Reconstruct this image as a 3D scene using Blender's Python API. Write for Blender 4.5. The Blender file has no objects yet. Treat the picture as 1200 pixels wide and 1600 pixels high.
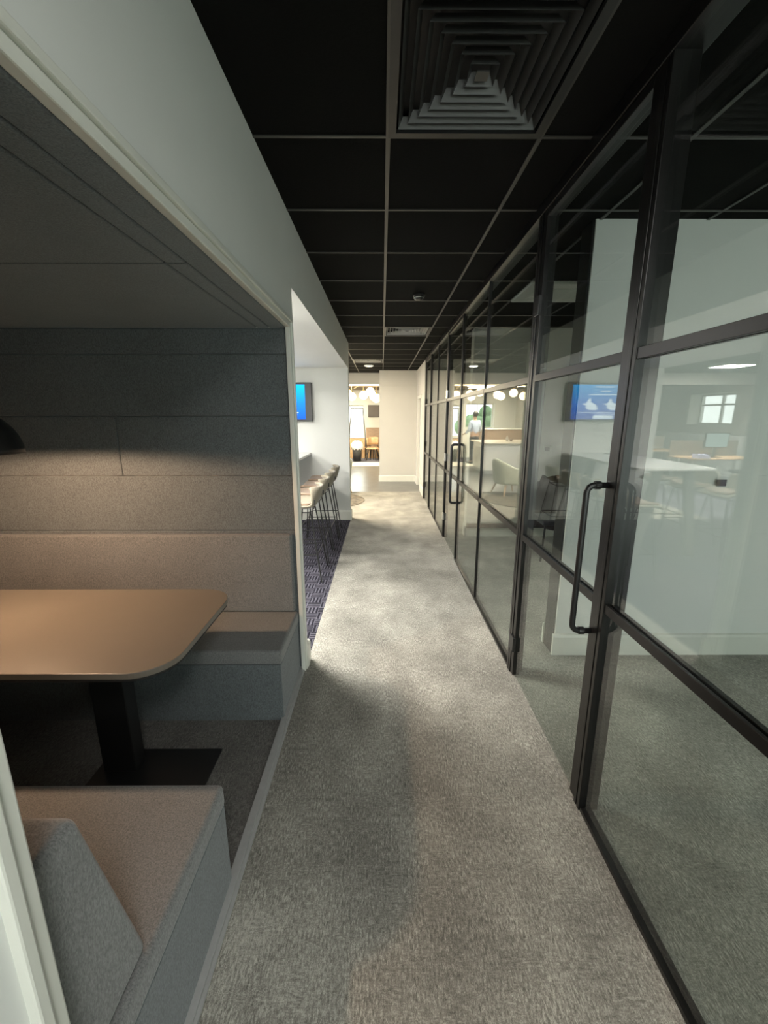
import bpy, bmesh, math, random
from mathutils import Vector, Matrix
random.seed(7)
PI = math.pi
D = bpy.data
COL = bpy.context.scene.collection

# ------------------------------------------------------------------ materials
def new_mat(name):
    m = D.materials.new(name); m.use_nodes = True
    nt = m.node_tree; nt.nodes.clear()
    o = nt.nodes.new('ShaderNodeOutputMaterial')
    return m, nt, o

def bsdf(nt, o, col, rough=.5, metal=0, spec=.5):
    b = nt.nodes.new('ShaderNodeBsdfPrincipled')
    b.inputs['Base Color'].default_value = (*col, 1)
    b.inputs['Roughness'].default_value = rough
    b.inputs['Metallic'].default_value = metal
    b.inputs['Specular IOR Level'].default_value = spec
    nt.links.new(b.outputs[0], o.inputs[0])
    return b

def tex_noise(nt, scale, stretch=(1, 1, 1), detail=3, rough=.6):
    tc = nt.nodes.new('ShaderNodeTexCoord')
    mp = nt.nodes.new('ShaderNodeMapping'); mp.inputs['Scale'].default_value = stretch
    n = nt.nodes.new('ShaderNodeTexNoise')
    n.inputs['Scale'].default_value = scale; n.inputs['Detail'].default_value = detail
    n.inputs['Roughness'].default_value = rough
    nt.links.new(tc.outputs['Object'], mp.inputs[0]); nt.links.new(mp.outputs[0], n.inputs['Vector'])
    return n

def ramp(nt, src, stops):
    r = nt.nodes.new('ShaderNodeValToRGB')
    while len(r.color_ramp.elements) < len(stops): r.color_ramp.elements.new(.5)
    for e, (p, c) in zip(r.color_ramp.elements, stops):
        e.position = p; e.color = (*c, 1)
    nt.links.new(src, r.inputs[0]); return r

def mathn(nt, op, a, b=None):
    n = nt.nodes.new('ShaderNodeMath'); n.operation = op
    for i, v in enumerate((a, b)):
        if v is None: continue
        if isinstance(v, (int, float)): n.inputs[i].default_value = v
        else: nt.links.new(v, n.inputs[i])
    return n.outputs[0]

def bump(nt, b, h, strength=.2, dist=.01):
    n = nt.nodes.new('ShaderNodeBump'); n.inputs['Strength'].default_value = strength
    n.inputs['Distance'].default_value = dist
    nt.links.new(h, n.inputs['Height']); nt.links.new(n.outputs[0], b.inputs['Normal'])

def plain(name, col, rough=.5, metal=0, var=.06, scale=6, bmp=0, spec=.5):
    """a surface colour with faint procedural variation"""
    m, nt, o = new_mat(name); b = bsdf(nt, o, col, rough, metal, spec)
    n = tex_noise(nt, scale)
    lo = tuple(c*(1-var) for c in col); hi = tuple(min(1, c*(1+var)) for c in col)
    r = ramp(nt, n.outputs['Fac'], [(.3, lo), (.7, hi)])
    nt.links.new(r.outputs[0], b.inputs['Base Color'])
    if bmp: bump(nt, b, n.outputs['Fac'], bmp)
    return m

def fabric(name, col, var=.35, scale=260, blotch=.12):
    m, nt, o = new_mat(name); b = bsdf(nt, o, col, .95, 0, .15)
    b.inputs['Sheen Weight'].default_value = .25
    n1 = tex_noise(nt, scale, (1, 1, .45), 2, .7)
    n2 = tex_noise(nt, 5, (1, 1, 1), 2)
    s = mathn(nt, 'ADD', mathn(nt, 'MULTIPLY', n1.outputs['Fac'], 1-blotch), mathn(nt, 'MULTIPLY', n2.outputs['Fac'], blotch))
    r = ramp(nt, s, [(.33, tuple(c*(1-var) for c in col)), (.5, col), (.68, tuple(c*(1+var) for c in col))])
    nt.links.new(r.outputs[0], b.inputs['Base Color'])
    bump(nt, b, n1.outputs['Fac'], .25, .004)
    return m

def emit(name, col, strength):
    m, nt, o = new_mat(name)
    e = nt.nodes.new('ShaderNodeEmission'); e.inputs[0].default_value = (*col, 1); e.inputs[1].default_value = strength
    nt.links.new(e.outputs[0], o.inputs[0]); return m

def glass_mat(name, tint=(.90, .935, .915), f0=.075):
    m, nt, o = new_mat(name)
    g = nt.nodes.new('ShaderNodeNewGeometry')
    dp = nt.nodes.new('ShaderNodeVectorMath'); dp.operation = 'DOT_PRODUCT'
    nt.links.new(g.outputs['Normal'], dp.inputs[0]); nt.links.new(g.outputs['Incoming'], dp.inputs[1])
    c = mathn(nt, 'ABSOLUTE', dp.outputs['Value'])
    p = mathn(nt, 'POWER', mathn(nt, 'SUBTRACT', 1, c), 5)
    F = mathn(nt, 'ADD', mathn(nt, 'MULTIPLY', p, 1-f0), f0)
    t = nt.nodes.new('ShaderNodeBsdfTransparent'); t.inputs[0].default_value = (*tint, 1)
    gl = nt.nodes.new('ShaderNodeBsdfGlossy'); gl.inputs['Roughness'].default_value = 0
    mx = nt.nodes.new('ShaderNodeMixShader')
    nt.links.new(F, mx.inputs[0]); nt.links.new(t.outputs[0], mx.inputs[1]); nt.links.new(gl.outputs[0], mx.inputs[2])
    nt.links.new(mx.outputs[0], o.inputs[0]); return m

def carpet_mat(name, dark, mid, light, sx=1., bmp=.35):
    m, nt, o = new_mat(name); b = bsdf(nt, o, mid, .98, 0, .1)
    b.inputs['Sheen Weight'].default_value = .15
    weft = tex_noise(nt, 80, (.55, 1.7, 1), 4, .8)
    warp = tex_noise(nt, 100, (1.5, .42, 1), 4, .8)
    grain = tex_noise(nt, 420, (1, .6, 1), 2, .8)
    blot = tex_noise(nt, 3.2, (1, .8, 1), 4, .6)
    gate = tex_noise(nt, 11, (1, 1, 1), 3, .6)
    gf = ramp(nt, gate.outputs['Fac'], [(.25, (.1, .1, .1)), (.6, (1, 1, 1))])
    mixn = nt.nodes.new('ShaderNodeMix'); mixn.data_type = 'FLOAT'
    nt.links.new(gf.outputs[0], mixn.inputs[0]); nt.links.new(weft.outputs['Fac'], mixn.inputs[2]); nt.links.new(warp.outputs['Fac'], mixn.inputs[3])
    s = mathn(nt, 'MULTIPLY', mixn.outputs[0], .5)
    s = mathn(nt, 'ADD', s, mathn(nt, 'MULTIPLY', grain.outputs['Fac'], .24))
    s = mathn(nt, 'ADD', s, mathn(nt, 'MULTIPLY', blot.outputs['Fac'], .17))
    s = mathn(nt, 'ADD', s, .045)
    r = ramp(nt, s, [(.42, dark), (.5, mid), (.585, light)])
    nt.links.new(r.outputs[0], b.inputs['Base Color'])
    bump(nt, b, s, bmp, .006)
    return m

def basket_mat(name):
    """dark blue carpet tile with a basket weave of short stripes in alternating directions"""
    m, nt, o = new_mat(name); b = bsdf(nt, o, (.05, .05, .07), .95, 0, .1)
    tc = nt.nodes.new('ShaderNodeTexCoord'); sp = nt.nodes.new('ShaderNodeSeparateXYZ')
    nt.links.new(tc.outputs['Object'], sp.inputs[0])
    ck = nt.nodes.new('ShaderNodeTexChecker'); ck.inputs['Scale'].default_value = 9.5
    nt.links.new(tc.outputs['Object'], ck.inputs[0])
    def stripes(sock):
        return mathn(nt, 'GREATER_THAN', mathn(nt, 'SINE', mathn(nt, 'MULTIPLY', sock, 210)), .1)
    mx = nt.nodes.new('ShaderNodeMix'); mx.data_type = 'FLOAT'
    nt.links.new(ck.outputs['Fac'], mx.inputs[0])
    nt.links.new(stripes(sp.outputs[0]), mx.inputs[2]); nt.links.new(stripes(sp.outputs[1]), mx.inputs[3])
    n = tex_noise(nt, 14, (1, 1, 1), 4)
    s = mathn(nt, 'ADD', mathn(nt, 'MULTIPLY', mx.outputs[0], .45), mathn(nt, 'MULTIPLY', n.outputs['Fac'], .6))
    r = ramp(nt, s, [(.3, (.012, .011, .017)), (.55, (.035, .033, .046)), (.85, (.12, .115, .14))])
    nt.links.new(r.outputs[0], b.inputs['Base Color'])
    return m

def wood_mat(name, c1, c2, scale=6, stretch=(1, 1, 12), rough=.45):
    m, nt, o = new_mat(name); b = bsdf(nt, o, c1, rough)
    n = tex_noise(nt, scale, stretch, 5, .65)
    r = ramp(nt, n.outputs['Fac'], [(.35, c1), (.65, c2)])
    nt.links.new(r.outputs[0], b.inputs['Base Color']); return m

M = {}
M['wall'] = plain('matt_white_paint', (.68, .685, .655), .7, var=.015, scale=3)
M['warm_wall'] = plain('matt_cream_paint', (.56, .545, .50), .7, var=.015, scale=3)
M['beige_wall'] = plain('beige_paint', (.50, .47, .42), .8, var=.02, scale=3)
M['trim'] = plain('satin_white_paint', (.66, .66, .60), .35, var=.015)
M['tile'] = plain('black_ceiling_tile', (.006, .006, .0055), .9, var=.12, scale=90, bmp=.1, spec=.08)
M['grid'] = plain('black_grid_metal', (.045, .043, .038), .4, var=.04)
M['black'] = plain('black_powder_coat', (.012, .012, .012), .38, var=.05)
M['bronze'] = plain('dark_frame_metal', (.009, .0082, .0078), .33, .2, var=.05)
M['rubber'] = plain('black_gasket', (.008, .008, .008), .6)
M['chrome'] = plain('brushed_steel', (.55, .55, .54), .3, 1, var=.04)
M['alu'] = plain('anodised_aluminium', (.40, .40, .39), .4, .15, var=.05, scale=40)
M['louvre'] = plain('grey_louvre_metal', (.05, .05, .048), .35, var=.04)
M['glass'] = glass_mat('partition_glass')
M['winglass'] = glass_mat('window_glass', (.97, .98, .99))
M['felt'] = fabric('blue_grey_felt', (.115, .128, .132))
M['seatfab'] = fabric('grey_bench_felt', (.17, .172, .168))
M['carpet'] = carpet_mat('greige_woven_carpet', (.11, .104, .09), (.25, .238, .207), (.54, .52, .455))
M['boothcarpet'] = carpet_mat('booth_carpet', (.06, .057, .052), (.13, .125, .115), (.25, .24, .22))  # corridor carpet again, its colour darkened for the dim booth
M['basket'] = basket_mat('basket_weave_carpet')
M['bluecarpet'] = carpet_mat('blue_grey_carpet', (.03, .03, .045), (.09, .09, .12), (.25, .25, .3))
M['vinyl'] = plain('grey_vinyl', (.13, .13, .12), .28, var=.18, scale=4)
M['paletile'] = plain('pale_threshold_tile', (.6, .58, .52), .4, var=.03)
M['laminate'] = plain('taupe_laminate', (.155, .135, .11), .38, var=.04, scale=2)
M['white_top'] = plain('white_laminate', (.75, .75, .72), .3, var=.01)
M['beige_fab'] = fabric('beige_stool_fabric', (.27, .24, .18), .15)
M['tan_pad'] = fabric('tan_stool_pad', (.30, .215, .155), .12)
M['sage_fab'] = fabric('pale_sage_fabric', (.52, .56, .50), .12)
M['brown_fab'] = fabric('brown_jacket_cloth', (.032, .022, .017), .3)
M['dark_fab'] = fabric('dark_chair_fabric', (.022, .022, .024), .3)
M['oak'] = wood_mat('oak', (.42, .25, .12), (.60, .40, .22))
M['walnut'] = wood_mat('brown_wood_panel', (.25, .17, .115), (.38, .27, .19))
M['brass'] = plain('brass', (.75, .5, .15), .25, 1, var=.03)
M['screen_black'] = plain('tv_bezel_plastic', (.02, .02, .022), .35)
M['white_plastic'] = plain('white_plastic', (.68, .69, .66), .4, var=.01)
M['blue_rug'] = wood_mat('mottled_rug', (.025, .021, .017), (.27, .235, .18), 7, (1, 2.5, 1), .95)
M['leaf'] = plain('foliage', (.14, .24, .10), .8, var=.6, scale=5)
M['skin'] = plain('skin', (.45, .28, .2), .5)
M['shirt'] = fabric('pale_blue_shirt', (.38, .45, .62), .08)
M['trousers'] = fabric('dark_trousers', (.03, .03, .04), .2)
M['hair'] = plain('dark_hair', (.015, .01, .008), .5)
M['bag'] = plain('white_bin_liner', (.8, .8, .8), .35, var=.05, bmp=.5)
M['lamp_warm'] = emit('warm_globe_glow', (1, .80, .50), 2.2)
M['lamp_line'] = emit('warm_strip_glow', (1, .78, .42), 1.6)
M['lamp_white'] = emit('panel_diffuser_glow', (1, .98, .93), 4)
M['downlight'] = emit('downlight_glow', (1, .9, .62), 5)
M['bulb'] = emit('pendant_bulb_glow', (1, .72, .45), 4)

# ------------------------------------------------------------------ mesh builder
ORG = {}
class MB:
    def __init__(s): s.bm = bmesh.new()
    def box(s, x0, y0, z0, x1, y1, z1, rot=None, piv=None):
        v = [s.bm.verts.new(p) for p in [(x0,y0,z0),(x1,y0,z0),(x1,y1,z0),(x0,y1,z0),(x0,y0,z1),(x1,y0,z1),(x1,y1,z1),(x0,y1,z1)]]
        for f in [(0,3,2,1),(4,5,6,7),(0,1,5,4),(1,2,6,5),(2,3,7,6),(3,0,4,7)]: s.bm.faces.new([v[i] for i in f])
        if rot is not None:
            bmesh.ops.rotate(s.bm, verts=v, cent=piv or (0,0,0), matrix=rot)
        return s
    def prism(s, pts, a, b, axis='z'):
        def P(p, t):
            return {'z': (p[0], p[1], t), 'y': (p[0], t, p[1]), 'x': (t, p[0], p[1])}[axis]
        A = [s.bm.verts.new(P(p, a)) for p in pts]; B = [s.bm.verts.new(P(p, b)) for p in pts]
        s.bm.faces.new(A[::-1]); s.bm.faces.new(B)
        n = len(pts)
        for i in range(n): s.bm.faces.new([A[i], A[(i+1) % n], B[(i+1) % n], B[i]])
        return s
    def tube(s, path, r, seg=10, cap=True):
        path = [Vector(p) for p in path]; rings = []
        up = None
        for i, p in enumerate(path):
            if i == 0: d = path[1]-p
            elif i == len(path)-1: d = p-path[i-1]
            else: d = (path[i+1]-p).normalized()+(p-path[i-1]).normalized()
            d.normalize()
            if up is None:
                up = d.orthogonal().normalized()
            else:
                up = (up - d*up.dot(d)).normalized()
            w = d.cross(up)
            rr = r[i] if isinstance(r, (list, tuple)) else r
            rings.append([s.bm.verts.new(p+(up*math.cos(2*PI*k/seg)+w*math.sin(2*PI*k/seg))*rr) for k in range(seg)])
        for a, b in zip(rings, rings[1:]):
            for k in range(seg): s.bm.faces.new([a[k], a[(k+1) % seg], b[(k+1) % seg], b[k]])
        if cap: s.bm.faces.new(rings[0][::-1]); s.bm.faces.new(rings[-1])
        return s
    def lathe(s, prof, c=(0,0,0), seg=32):
        rings = []
        for r, z in prof:
            if r < 1e-6: rings.append([s.bm.verts.new((c[0], c[1], c[2]+z))])
            else: rings.append([s.bm.verts.new((c[0]+r*math.cos(2*PI*k/seg), c[1]+r*math.sin(2*PI*k/seg), c[2]+z)) for k in range(seg)])
        for a, b in zip(rings, rings[1:]):
            for k in range(seg):
                k2 = (k+1) % seg
                if len(a) == 1 and len(b) == 1: continue
                if len(a) == 1: s.bm.faces.new([a[0], b[k2], b[k]])
                elif len(b) == 1: s.bm.faces.new([a[k], a[k2], b[0]])
                else: s.bm.faces.new([a[k], a[k2], b[k2], b[k]])
        return s
    def ball(s, c, r, seg=20, sz=1):
        n = 12
        return s.lathe([(r*math.sin(PI*i/n), -r*sz*math.cos(PI*i/n)) for i in range(n+1)], c, seg)
    def sheet(s, rows):
        g = [[s.bm.verts.new(p) for p in row] for row in rows]
        for a, b in zip(g, g[1:]):
            for i in range(len(a)-1): s.bm.faces.new([a[i], a[i+1], b[i+1], b[i]])
        return s
    def build(s, name, mat, parent=None, loc=None, bevel=0, seg=2, smooth=False, solid=0, sub=0):
        bm = s.bm
        bmesh.ops.recalc_face_normals(bm, faces=bm.faces)
        if parent is not None: org = ORG[parent.name]
        elif loc is not None: org = Vector(loc)
        else:
            xs = [v.co.x for v in bm.verts]; ys = [v.co.y for v in bm.verts]; zs = [v.co.z for v in bm.verts]
            org = Vector(((min(xs)+max(xs))/2, (min(ys)+max(ys))/2, min(zs)))
        bmesh.ops.translate(bm, verts=bm.verts, vec=-org)
        me = D.meshes.new(name); bm.to_mesh(me); bm.free()
        o = D.objects.new(name, me); COL.objects.link(o)
        if parent is not None: o.parent = parent
        else: o.location = org
        ORG[o.name] = org
        me.materials.append(mat if not isinstance(mat, str) else M[mat])
        if smooth:
            for p in me.polygons: p.use_smooth = True
        if solid:
            md = o.modifiers.new('thickness', 'SOLIDIFY'); md.thickness = solid; md.offset = 0
        if bevel:
            md = o.modifiers.new('soft_edge', 'BEVEL'); md.width = bevel; md.segments = seg; md.limit_method = 'ANGLE'
            if seg > 2:
                for p in me.polygons: p.use_smooth = True
                md.harden_normals = True
        if sub:
            md = o.modifiers.new('smooth', 'SUBSURF'); md.levels = sub; md.render_levels = sub
        return o

def tag(o, label, cat, group=None, kind=None):
    o['label'] = label; o['category'] = cat
    if group: o['group'] = group
    if kind: o['kind'] = kind
    return o
def thing(name, label, cat, loc=(0,0,0), group=None, kind=None):
    o = D.objects.new(name, None); COL.objects.link(o); o.location = loc
    o.empty_display_size = .1
    ORG[o.name] = Vector(loc)
    return tag(o, label, cat, group, kind)
def dup(root, loc, rz=0, label=None, group=None):
    def cp(o, par):
        c = o.copy(); COL.objects.link(c)
        if par is not None: c.parent = par
        for ch in list(o.children): cp(ch, c)
        return c
    r = cp(root, None); r.location = loc; r.rotation_euler = (0, 0, rz)
    if label: r['label'] = label
    if group: r['group'] = group
    return r
def st(name, mb, mat, label, cat='wall', **k):
    return tag(mb.build(name, mat, **k), label, cat, kind='structure')
def arc(cx, cy, r, a0, a1, n=8):
    return [(cx+r*math.cos(a0+(a1-a0)*i/n), cy+r*math.sin(a0+(a1-a0)*i/n)) for i in range(n+1)]
def sk(o, rad, sub=2):
    pass

# ------------------------------------------------------------------ measurements
XL, XR = -.507, .85          # corridor's left edge and glass line
ZC = 2.70                    # tiled ceiling
ZB = 2.33                    # white soffit over the bar
XEND = -.065                 # left corner of the end wall
YW = 6.55                    # wall carrying the television

# ------------------------------------------------------------------ floors
st('floor', MB().box(XL, -2.6, -.1, 5, 9.1, 0), 'carpet', 'greige woven carpet running down the corridor and under the glass rooms', 'floor')
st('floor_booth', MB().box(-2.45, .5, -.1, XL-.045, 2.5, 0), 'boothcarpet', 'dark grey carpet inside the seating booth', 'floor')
st('floor_bar', MB().box(-8.8, 2.5, -.1, XL, YW+.02, 0), 'basket', 'dark blue carpet with a basket weave pattern beside the bar stools', 'floor')
st('floor_lobby', MB().box(-3.6, YW+.02, -.1, XL, 9.1, 0), 'carpet', 'greige carpet under the armchairs behind the television wall', 'floor')
st('floor_office', MB().box(-8.8, YW+.02, -.1, -3.6, 17, 0), 'bluecarpet', 'blue grey carpet in the open office', 'floor')
st('floor_vinyl', MB().box(-3.6, 9.1, -.1, 1.0, 14.0, 0), 'vinyl', 'smooth grey vinyl at the end of the corridor', 'floor')
st('floor_threshold', MB().box(-3.6, 14.0, -.1, XEND, 15.15, .0), 'paletile', 'pale tiled strip before the far blue carpet', 'floor')
st('floor_far', MB().box(-3.6, 15.15, -.1, XEND, 17.1, 0), 'bluecarpet', 'blue grey carpet below the far wooden bench', 'floor')
t = MB().box(XL-.045, .5, 0, XL-.012, 2.5, .022).box(XL-.012, .5, 0, XL, 2.5, .012)
st('trim_1', t, 'alu', 'aluminium threshold strip along the booth edge', 'trim', bevel=.002)

# ------------------------------------------------------------------ ceilings
tiles = MB(); bars = MB()
gx = [.025+.6*k for k in range(-15, 9)]
gy = [1.936+.6*k for k in range(-9, 26)]
def ceiling(name, x0, y0, x1, y1, label, holes=()):
    t = MB()
    xs = [x0]+[x for x in gx if x0+.01 < x < x1-.01]+[x1]
    ys = [y0]+[y for y in gy if y0+.01 < y < y1-.01]+[y1]
    for a, b in zip(xs, xs[1:]):
        for c, d in zip(ys, ys[1:]):
            mx, my = (a+b)/2, (c+d)/2
            if any(h[0] < mx < h[2] and h[1] < my < h[3] for h in holes):
                t.box(a, c, ZC+.09, b, d, ZC+.12); continue
            t.box(a, c, ZC+.004, b, d, ZC+.12)
    c = st(name, t, 'tile', label, 'ceiling')
    g = MB()
    for x in gx:
        if x0 < x < x1: g.box(x-.009, y0, ZC-.002, x+.009, y1, ZC+.012)
    for y in gy:
        if y0 < y < y1: g.box(x0, y-.006, ZC-.0015, x1, y+.006, ZC+.0115)
    g.build('ceiling_grid', 'grid', c)
    return c
vents = [(.025, 1.336), (.025, 5.536), (-.575, 8.536)]
vh = [(x, y, x+.6, y+.6) for x, y in vents]
ceiling('ceiling', XL, -2.6, 5, YW+.15, 'black tiled ceiling with a pale grid over corridor and glass rooms', vh)
ceiling('ceiling_lobby', -8.3, YW+.15, 1.0, 11.2, 'black tiled ceiling beyond the television wall', vh)
ceiling('ceiling_rooms', 1.0, YW+.15, 5, 8.6, 'black tiled ceiling over the deepest glass room')
ceiling('ceiling_office', -8.3, 0, -2.52, YW+.15, 'black tiled ceiling of the open office beside the bar')
st('ceiling_bar', MB().box(-2.52, 2.5, ZB, XL-.1, YW, ZC+.1), 'wall', 'low white soffit above the bar stools', 'ceiling')
st('ceiling_kitchen', MB().box(-3.6, 11.35, 2.62, XEND, 17, 2.75), plain('brown_kitchen_ceiling', (.14, .10, .07), .8), 'brown ceiling above the globe pendants', 'ceiling')
st('ceiling_far_office', MB().box(-8.3, 11.2, 2.7, -3.6, 17, 2.8), 'tile', 'black ceiling at the far end of the open office', 'ceiling')

# ------------------------------------------------------------------ walls
# left wall with the booth opening
BY0, BY1, BZ = .475, 2.44, 2.10
w = MB().box(XL-.1, -2.6, 0, XL, BY0-.032, ZC+.1)
w.box(XL-.1, BY0-.032, BZ+.047, XL, 2.501, ZC+.1).box(XL-.1, 2.501, 0, XL, 2.565, ZC+.1)
w.box(XL-.1, 2.565, ZB, XL, YW, ZC+.1)
st('wall_left', w, 'wall', 'white wall with the booth opening and the header over the bar')
st('wall_booth_back', MB().box(-2.55, BY0-.1, 0, -2.451, 2.5, ZC), 'wall', 'wall behind the booth')
st('wall_booth_near', MB().box(-2.55, BY0-.15, 0, XL-.1, BY0-.05, ZC), 'wall', 'wall on the near side of the booth')
st('wall_booth_far', MB().box(-2.52, 2.5, 0, XL-.1, 2.56, ZC), 'wall', 'white wall between the booth and the bar')
tv_wall = st('wall_television', MB().box(-2.52, YW, 0, XL, YW+.15, ZC+.1), 'wall', 'white wall carrying the television')
st('wall_end', MB().box(XEND, 10.6, 0, .86, 10.8, ZC+.1).box(XEND, 10.8, 0, XEND+.12, 17.1, ZC+.1), 'warm_wall', 'cream wall closing the corridor')
st('trim_2', MB().box(XEND-.004, 10.575, 2.33, .86, 10.6, 2.345), 'warm_wall', 'thin ledge across the end wall', 'trim')
# right wall beyond the glass, with a door
YG = 8.45
w = MB().box(XR, YG, 0, XR+.12, 9.28, ZC+.1).box(XR, 9.28, 2.06, XR+.12, 10.1, ZC+.1).box(XR, 10.1, 0, XR+.12, 10.6, ZC+.1)
st('wall_right', w, 'warm_wall', 'cream wall with a white door past the glass screens')
st('wall_rooms_back', MB().box(5, -2.6, 0, 5.1, 8.6, ZC+.1), 'wall', 'back wall of the glass fronted rooms')
st('wall_rooms_end', MB().box(XR+.12, 8.5, 0, 5.1, 8.6, ZC+.1), 'wall', 'end wall of the glass fronted rooms')
w = MB().box(-2.2, -2.75, 0, -.15, -2.6, ZC+.1)
for a, b, z0, z1 in [(-.15, .75, .35, 2.2), (1.2, 4.6, .35, 2.2)]:
    w.box(a, -2.75, 0, b, -2.6, z0).box(a, -2.75, z1, b, -2.6, ZC+.1)
w.box(.75, -2.75, 0, 1.2, -2.6, ZC+.1).box(4.6, -2.75, 0, 5.1, -2.6, ZC+.1)
st('wall_near', w, 'wall', 'wall with daylight windows closing the corridor behind the viewer')
st('wall_partition', MB().box(1.20, 2.64, 0, 5, 2.80, ZC+.004), 'wall', 'white partition wall between the two nearest glass rooms')
st('wall_partition_far', MB().box(1.16, 5.6, 0, 5, 5.76, ZC+.004), 'wall', 'second white partition wall deeper in the glass rooms')
# header into the kitchen and its far walls
st('wall_header', MB().box(-8.3, 11.2, 2.42, XEND, 11.35, ZC+.1), 'warm_wall', 'cream header above the kitchen entrance')
st('wall_kitchen_side', MB().box(-3.7, 11.35, 0, -3.6, 17, ZC+.1), 'warm_wall', 'wall between kitchen and open office')
def wall_y(name, y, x0, x1, h, holes, mat, label, th=.3):
    """wall across y with rectangular window holes (x0,x1,z0,z1)"""
    m = MB(); xs = sorted({x0, x1, *[v for q in holes for v in q[:2]]})
    for a, b in zip(xs, xs[1:]):
        zs = [0]
        for q in sorted((q for q in holes if q[0] <= (a+b)/2 <= q[1]), key=lambda q: q[2]): zs += [q[2], q[3]]
        zs.append(h)
        for i in range(0, len(zs), 2): m.box(a, y, zs[i], b, y+th, zs[i+1])
    return st(name, m, mat, label)
wall_y('wall_far', 17, -3.6, XEND, ZC+.1, [(-1.42, -.72, .80, 2.05), (-2.75, -1.62, 1.15, 2.12)], 'wall', 'bright white far wall with two windows')
wall_y('wall_office_far', 15.5, -8.3, -3.7, ZC+.1, [], 'beige_wall', 'beige far wall of the open office')
w = MB(); X = -8.3
for a, b, z0, z1 in [(0, 12.2, 0, 2.8), (12.2, 14, 0, 1.36), (12.2, 14, 2.30, 2.8), (14, 15.8, 0, 2.8)]:
    if (a, b) == (0, 12.2):
        for c, d, e, f in [(0, 3.2, 0, 2.8), (3.2, 5.2, 0, 1.0), (3.2, 5.2, 2.3, 2.8), (5.2, 7.6, 0, 2.8), (7.6, 9.6, 0, 1.36), (7.6, 9.6, 2.3, 2.8), (9.6, 12.2, 0, 2.8)]:
            w.box(X-.5, c, e, X, d, f)
    else: w.box(X-.5, a, z0, X, b, z1)
st('wall_office_left', w, 'beige_wall', 'beige outer office wall with deep window recesses')
st('wall_office_near', MB().box(-8.8, -.1, 0, -2.45, 0, ZC+.1), 'wall', 'near wall of the open office')
# baseboards: rounded top profile
def board(name, mb_pts, label): pass
def skirt_y(m, x0, x1, y, s=1):     # runs along x, face toward -y*s
    m.prism([(y, 0), (y-.018*s, 0), (y-.018*s, .135), (y-.013*s, .15), (y-.004*s, .157), (y, .157)], x0, x1, 'x'); return m
def skirt_x(m, y0, y1, x, s=1):     # runs along y, face toward +x*s
    m.prism([(x, 0), (x+.018*s, 0), (x+.018*s, .135), (x+.013*s, .15), (x+.004*s, .157), (x, .157)], y0, y1, 'y'); return m
def sk_(name, m, label): return st(name, m, 'trim', label, 'baseboard')
sk_('baseboard_television', skirt_x(skirt_y(MB(), -2.52, XL+.018, YW), YW, YW+.15, XL), 'white baseboard under the television')
sk_('baseboard_end', skirt_y(MB(), XEND-.018, XR, 10.6), 'white baseboard of the end wall')
sk_('baseboard_right', skirt_x(skirt_x(MB(), YG, 9.2, XR, -1), 10.18, 10.6, XR, -1), 'white baseboard beside the white door')
sk_('baseboard_partition', skirt_y(skirt_y(MB(), 1.20-.018, 5, 2.64), 1.20-.018, 5, 2.80, -1), 'white baseboard of the glass room partition')
sk_('baseboard_partition_far', skirt_x(skirt_y(MB(), 1.16-.018, 5, 5.6), 5.582, 5.76, 1.16, -1), 'white baseboard of the deeper partition')
sk_('baseboard_booth', skirt_x(MB(), BY1+.055, 2.583, XL), 'short white baseboard at the foot of the booth wall')
sk_('baseboard_left', skirt_x(MB(), -2.6, BY0-.055, XL), 'white baseboard on the near left wall')
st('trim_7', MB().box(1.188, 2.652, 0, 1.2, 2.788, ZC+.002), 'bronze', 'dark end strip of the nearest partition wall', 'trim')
st('trim_3', MB().box(1.16, 5.55, .13, 3.2, 5.582, .19), 'black', 'black conduit low on the deeper partition', 'trim')
# moulded architrave round the booth opening
def architrave(m, o, i, h0, h1):
    # o = outer offset, i = inner offset; frame of three bars in the wall plane
    m.box(XL-.02, BY0-o, 0, XL+h1, BY0-i, BZ+o); m.box(XL-.02, BY1+i, 0, XL+h1, BY1+o, BZ+o); m.box(XL-.02, BY0-i, BZ+i, XL+h1, BY1+i, BZ+o)
m = MB(); architrave(m, .05, .028, 0, .016); architrave(m, .028, .0, 0, .007)
st('trim_4', m, 'trim', 'cream moulded frame around the booth opening', 'trim', bevel=.004)

# white door at the end
d1 = thing('door_3', 'white door in the cream wall past the glass', 'door', (XR, 9.69, 0), kind='structure')
MB().box(XR+.03, 9.33, .005, XR+.07, 10.05, 2.01).build('door_leaf', plain('grey_white_door', (.42, .41, .39), .5), d1)
m = MB().box(XR-.015, 9.21, 0, XR+.12, 9.33, 2.08).box(XR-.015, 10.05, 0, XR+.12, 10.17, 2.08).box(XR-.015, 9.33, 2.01, XR+.12, 10.05, 2.08)
m.build('door_frame', 'trim', d1)
MB().tube([(XR+.03, 9.40, 1.0), (XR-.02, 9.40, 1.0), (XR-.02, 9.52, 1.0)], .009).build('door_handle', 'chrome', d1)

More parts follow.
